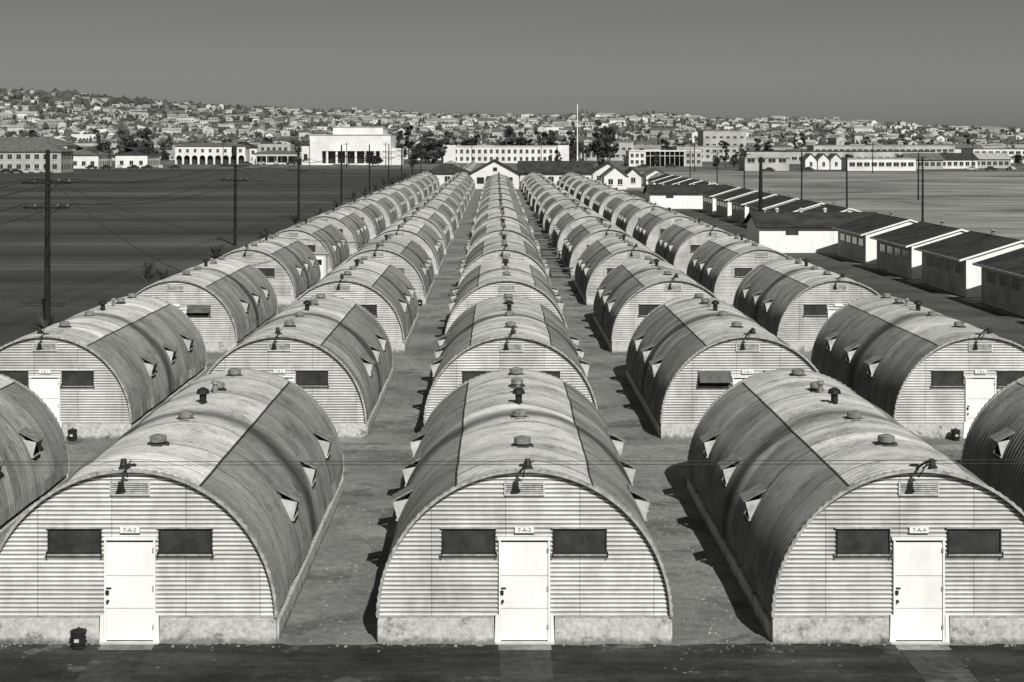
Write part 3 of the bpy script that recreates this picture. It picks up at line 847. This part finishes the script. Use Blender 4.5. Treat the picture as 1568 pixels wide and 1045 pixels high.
walls=['hwhite','hwall','hwall','stucco2','hwall2']; roofs=['roofmid','roofmid','rooflight','hwall2','hwall2']
def house(mb,x,y,z,w,d,h,rh,ang,wk,rk):
    c,s_=math.cos(ang),math.sin(ang)
    def T(a,b2,e): return (x+a*c-b2*s_, y+a*s_+b2*c, z+e)
    w/=2; d/=2
    A=[T(-w,-d,-3),T(w,-d,-3),T(w,d,-3),T(-w,d,-3)]; B=[T(-w,-d,h),T(w,-d,h),T(w,d,h),T(-w,d,h)]
    n=len(mb.v); mb.v+=A+B
    for q in ((0,1,5,4),(1,2,6,5),(2,3,7,6),(3,0,4,7)):
        mb.f.append(tuple(n+i for i in q)); mb.m.append(mb.mi(wk))
    if rh<.3: mb.poly([T(-w,-d,h),T(w,-d,h),T(w,d,h),T(-w,d,h)],rk)
    else:
        o=.5; p=T(-w-o,0,h+rh); q=T(w+o,0,h+rh)
        mb.poly([T(-w-o,-d-o,h-.1),T(w+o,-d-o,h-.1),q,p],rk); mb.poly([T(w+o,d+o,h-.1),T(-w-o,d+o,h-.1),p,q],rk)
        mb.poly([B[3],B[0],T(-w,0,h+rh)],wk); mb.poly([B[1],B[2],T(w,0,h+rh)],wk)
    for sd in (-1,1):
        nw=max(1,int(w*2/3.0))
        for i in range(nw):
            a=-w+2*w*(i+.5)/nw
            mb.poly([T(a-.75,sd*(d+.05),.9),T(a+.75,sd*(d+.05),.9),T(a+.75,sd*(d+.05),2.4),T(a-.75,sd*(d+.05),2.4)],'farglass')
        mb.poly([T(sd*(w+.05),-1,.9),T(sd*(w+.05),1,.9),T(sd*(w+.05),1,2.4),T(sd*(w+.05),-1,2.4)],'farglass')
rd=random.Random(11)
mb=MB(); y=1180
while y<2720:
    x=-.40*y-150
    while x<.42*y+150:
        px=x+rd.uniform(-6,6); py=y+rd.uniform(-10,10)
        dens=.58+.45*mn.noise(Vector((px/130,py/130,1)))
        if px<-300 and py>1900: dens-=.22
        if rd.random()<dens:
            big=rd.random()
            w=rd.uniform(6,12) if big<.95 else rd.uniform(16,28); h=rd.uniform(2.6,3.8) if big<.88 else rd.uniform(5,7)
            house(mb,px,py,hz(px,py),w,rd.uniform(7,10),h,rd.uniform(1.0,2.4) if rd.random()<.8 else 0,rd.choice((0,math.pi/2))+rd.uniform(-.35,.35),rd.choice(walls),rd.choice(roofs))
        x+=rd.uniform(12,18)
    y+=28
mb.obj('hillside_houses')
mb=MB()
for _ in range(420):
    y=rd.uniform(930,1240); x=rd.uniform(-.42*y-100,.44*y+100)
    house(mb,x,y,0,rd.uniform(10,32),rd.uniform(8,14),rd.uniform(3,7),rd.choice((0,1.5,2.2)),rd.uniform(-.1,.1),rd.choice(walls),rd.choice(roofs))
mb.obj('distant_town_houses')
ico=[(0,0,1)]+[(math.cos(a*1.2566)*.894,math.sin(a*1.2566)*.894,.447) for a in range(5)]+[(math.cos(a*1.2566+.628)*.894,math.sin(a*1.2566+.628)*.894,-.447) for a in range(5)]+[(0,0,-1)]
icf=[(0,1+i,1+(i+1)%5) for i in range(5)]+[(1+i,6+i,1+(i+1)%5) for i in range(5)]+[(1+(i+1)%5,6+i,6+(i+1)%5) for i in range(5)]+[(11,6+(i+1)%5,6+i) for i in range(5)]
mb=MB(); kk=mb.mi('htree')
def blob(x,y,z,r,h):
    n=len(mb.v)
    for v in ico:
        j=rd.uniform(.6,1.35); mb.v.append((x+v[0]*r*j,y+v[1]*r*j,z+v[2]*h*j))
    for f in icf: mb.f.append(tuple(n+i for i in f)); mb.m.append(kk)
for _ in range(8500):
    y=rd.uniform(1100,2760); x=rd.uniform(-.40*y-150,.42*y+150)
    if mn.noise(Vector((x/120,y/120,5)))<-.1 and rd.random()<.75: continue
    z=hz(x,y); r=rd.uniform(1.4,3.6); h=rd.uniform(1.8,4.2)
    blob(x,y,z+h*.7,r,h)
    if rd.random()<.6: blob(x+rd.uniform(-4,4),y+rd.uniform(-3,3),z+h*.8,r*.8,h*.9)
x=-1500
while x<1500:
    q=mn.noise(Vector((x/60,2,5)))
    if q>-.2 :
        z=hz(x,2690); h=rd.uniform(1.5,4.0)+max(0,q)*8; blob(x,2690+rd.uniform(-25,25),z+h*.5,rd.uniform(1.5,4),h)
    x+=rd.uniform(2,9)
for _ in range(240):
    x=rd.gauss(-700,120); y=rd.uniform(2350,2690); z=hz(x,y); h=rd.uniform(3.0,6.5); blob(x,y,z+h*.6,rd.uniform(3,7),h)
mb.obj('hillside_trees')

# ------------------------------------------------------------------ light, sky
dirv=Vector((.38,-1.25,1.0)).normalized()
el=math.asin(dirv.z); rot=math.atan2(dirv.x,dirv.y)
sd=bpy.data.lights.new('sun','SUN'); sd.energy=4.7; sd.angle=math.radians(.5); sd.color=(1,.985,.955)
so=bpy.data.objects.new('sun',sd); COL.objects.link(so); so.rotation_euler=dirv.to_track_quat('Z','Y').to_euler(); so.location=(50,-100,100)
W=bpy.data.worlds.new('World'); S.world=W; W.use_nodes=True
t=W.node_tree; bg=t.nodes['Background']
sky=t.nodes.new('ShaderNodeTexSky'); sky.sky_type='NISHITA'; sky.sun_disc=False; sky.sun_elevation=el; sky.sun_rotation=rot
sky.air_density=1.0; sky.dust_density=1.6
bw=t.nodes.new('ShaderNodeRGBToBW'); t.links.new(sky.outputs[0],bw.inputs[0])
def wm(op,a,b2):
    n=t.nodes.new('ShaderNodeMath'); n.operation=op
    for i,v in enumerate((a,b2)):
        if isinstance(v,(int,float)): n.inputs[i].default_value=v
        else: t.links.new(v,n.inputs[i])
    return n.outputs[0]
g=wm('POWER',bw.outputs[0],.55)
# low haze layer all around the horizon
tc=t.nodes.new('ShaderNodeTexCoord'); sx=t.nodes.new('ShaderNodeSeparateXYZ'); t.links.new(tc.outputs['Generated'],sx.inputs[0])
mr=t.nodes.new('ShaderNodeMapRange'); mr.inputs['From Min'].default_value=.01; mr.inputs['From Max'].default_value=.10
mr.inputs['To Min'].default_value=1.34; mr.inputs['To Max'].default_value=.92; mr.interpolation_type='SMOOTHSTEP'
t.links.new(sx.outputs[2],mr.inputs['Value'])
g=wm('MULTIPLY',g,mr.outputs[0])
cc=t.nodes.new('ShaderNodeCombineColor')
for i,f in enumerate((1,1.01,.975)): t.links.new(wm('MULTIPLY',g,f),cc.inputs[i])
t.links.new(cc.outputs[0],bg.inputs[0]); bg.inputs[1].default_value=.078

# ------------------------------------------------------------------ camera (view camera with falling front)
cd=bpy.data.cameras.new('camera'); co=bpy.data.objects.new('camera',cd); COL.objects.link(co)
co.location=(0,0,10.46); co.rotation_euler=(math.pi/2,0,0)
cd.sensor_width=36; cd.lens=55.9; cd.shift_y=-.1942; cd.shift_x=.0159
cd.clip_start=.5; cd.clip_end=20000
S.camera=co
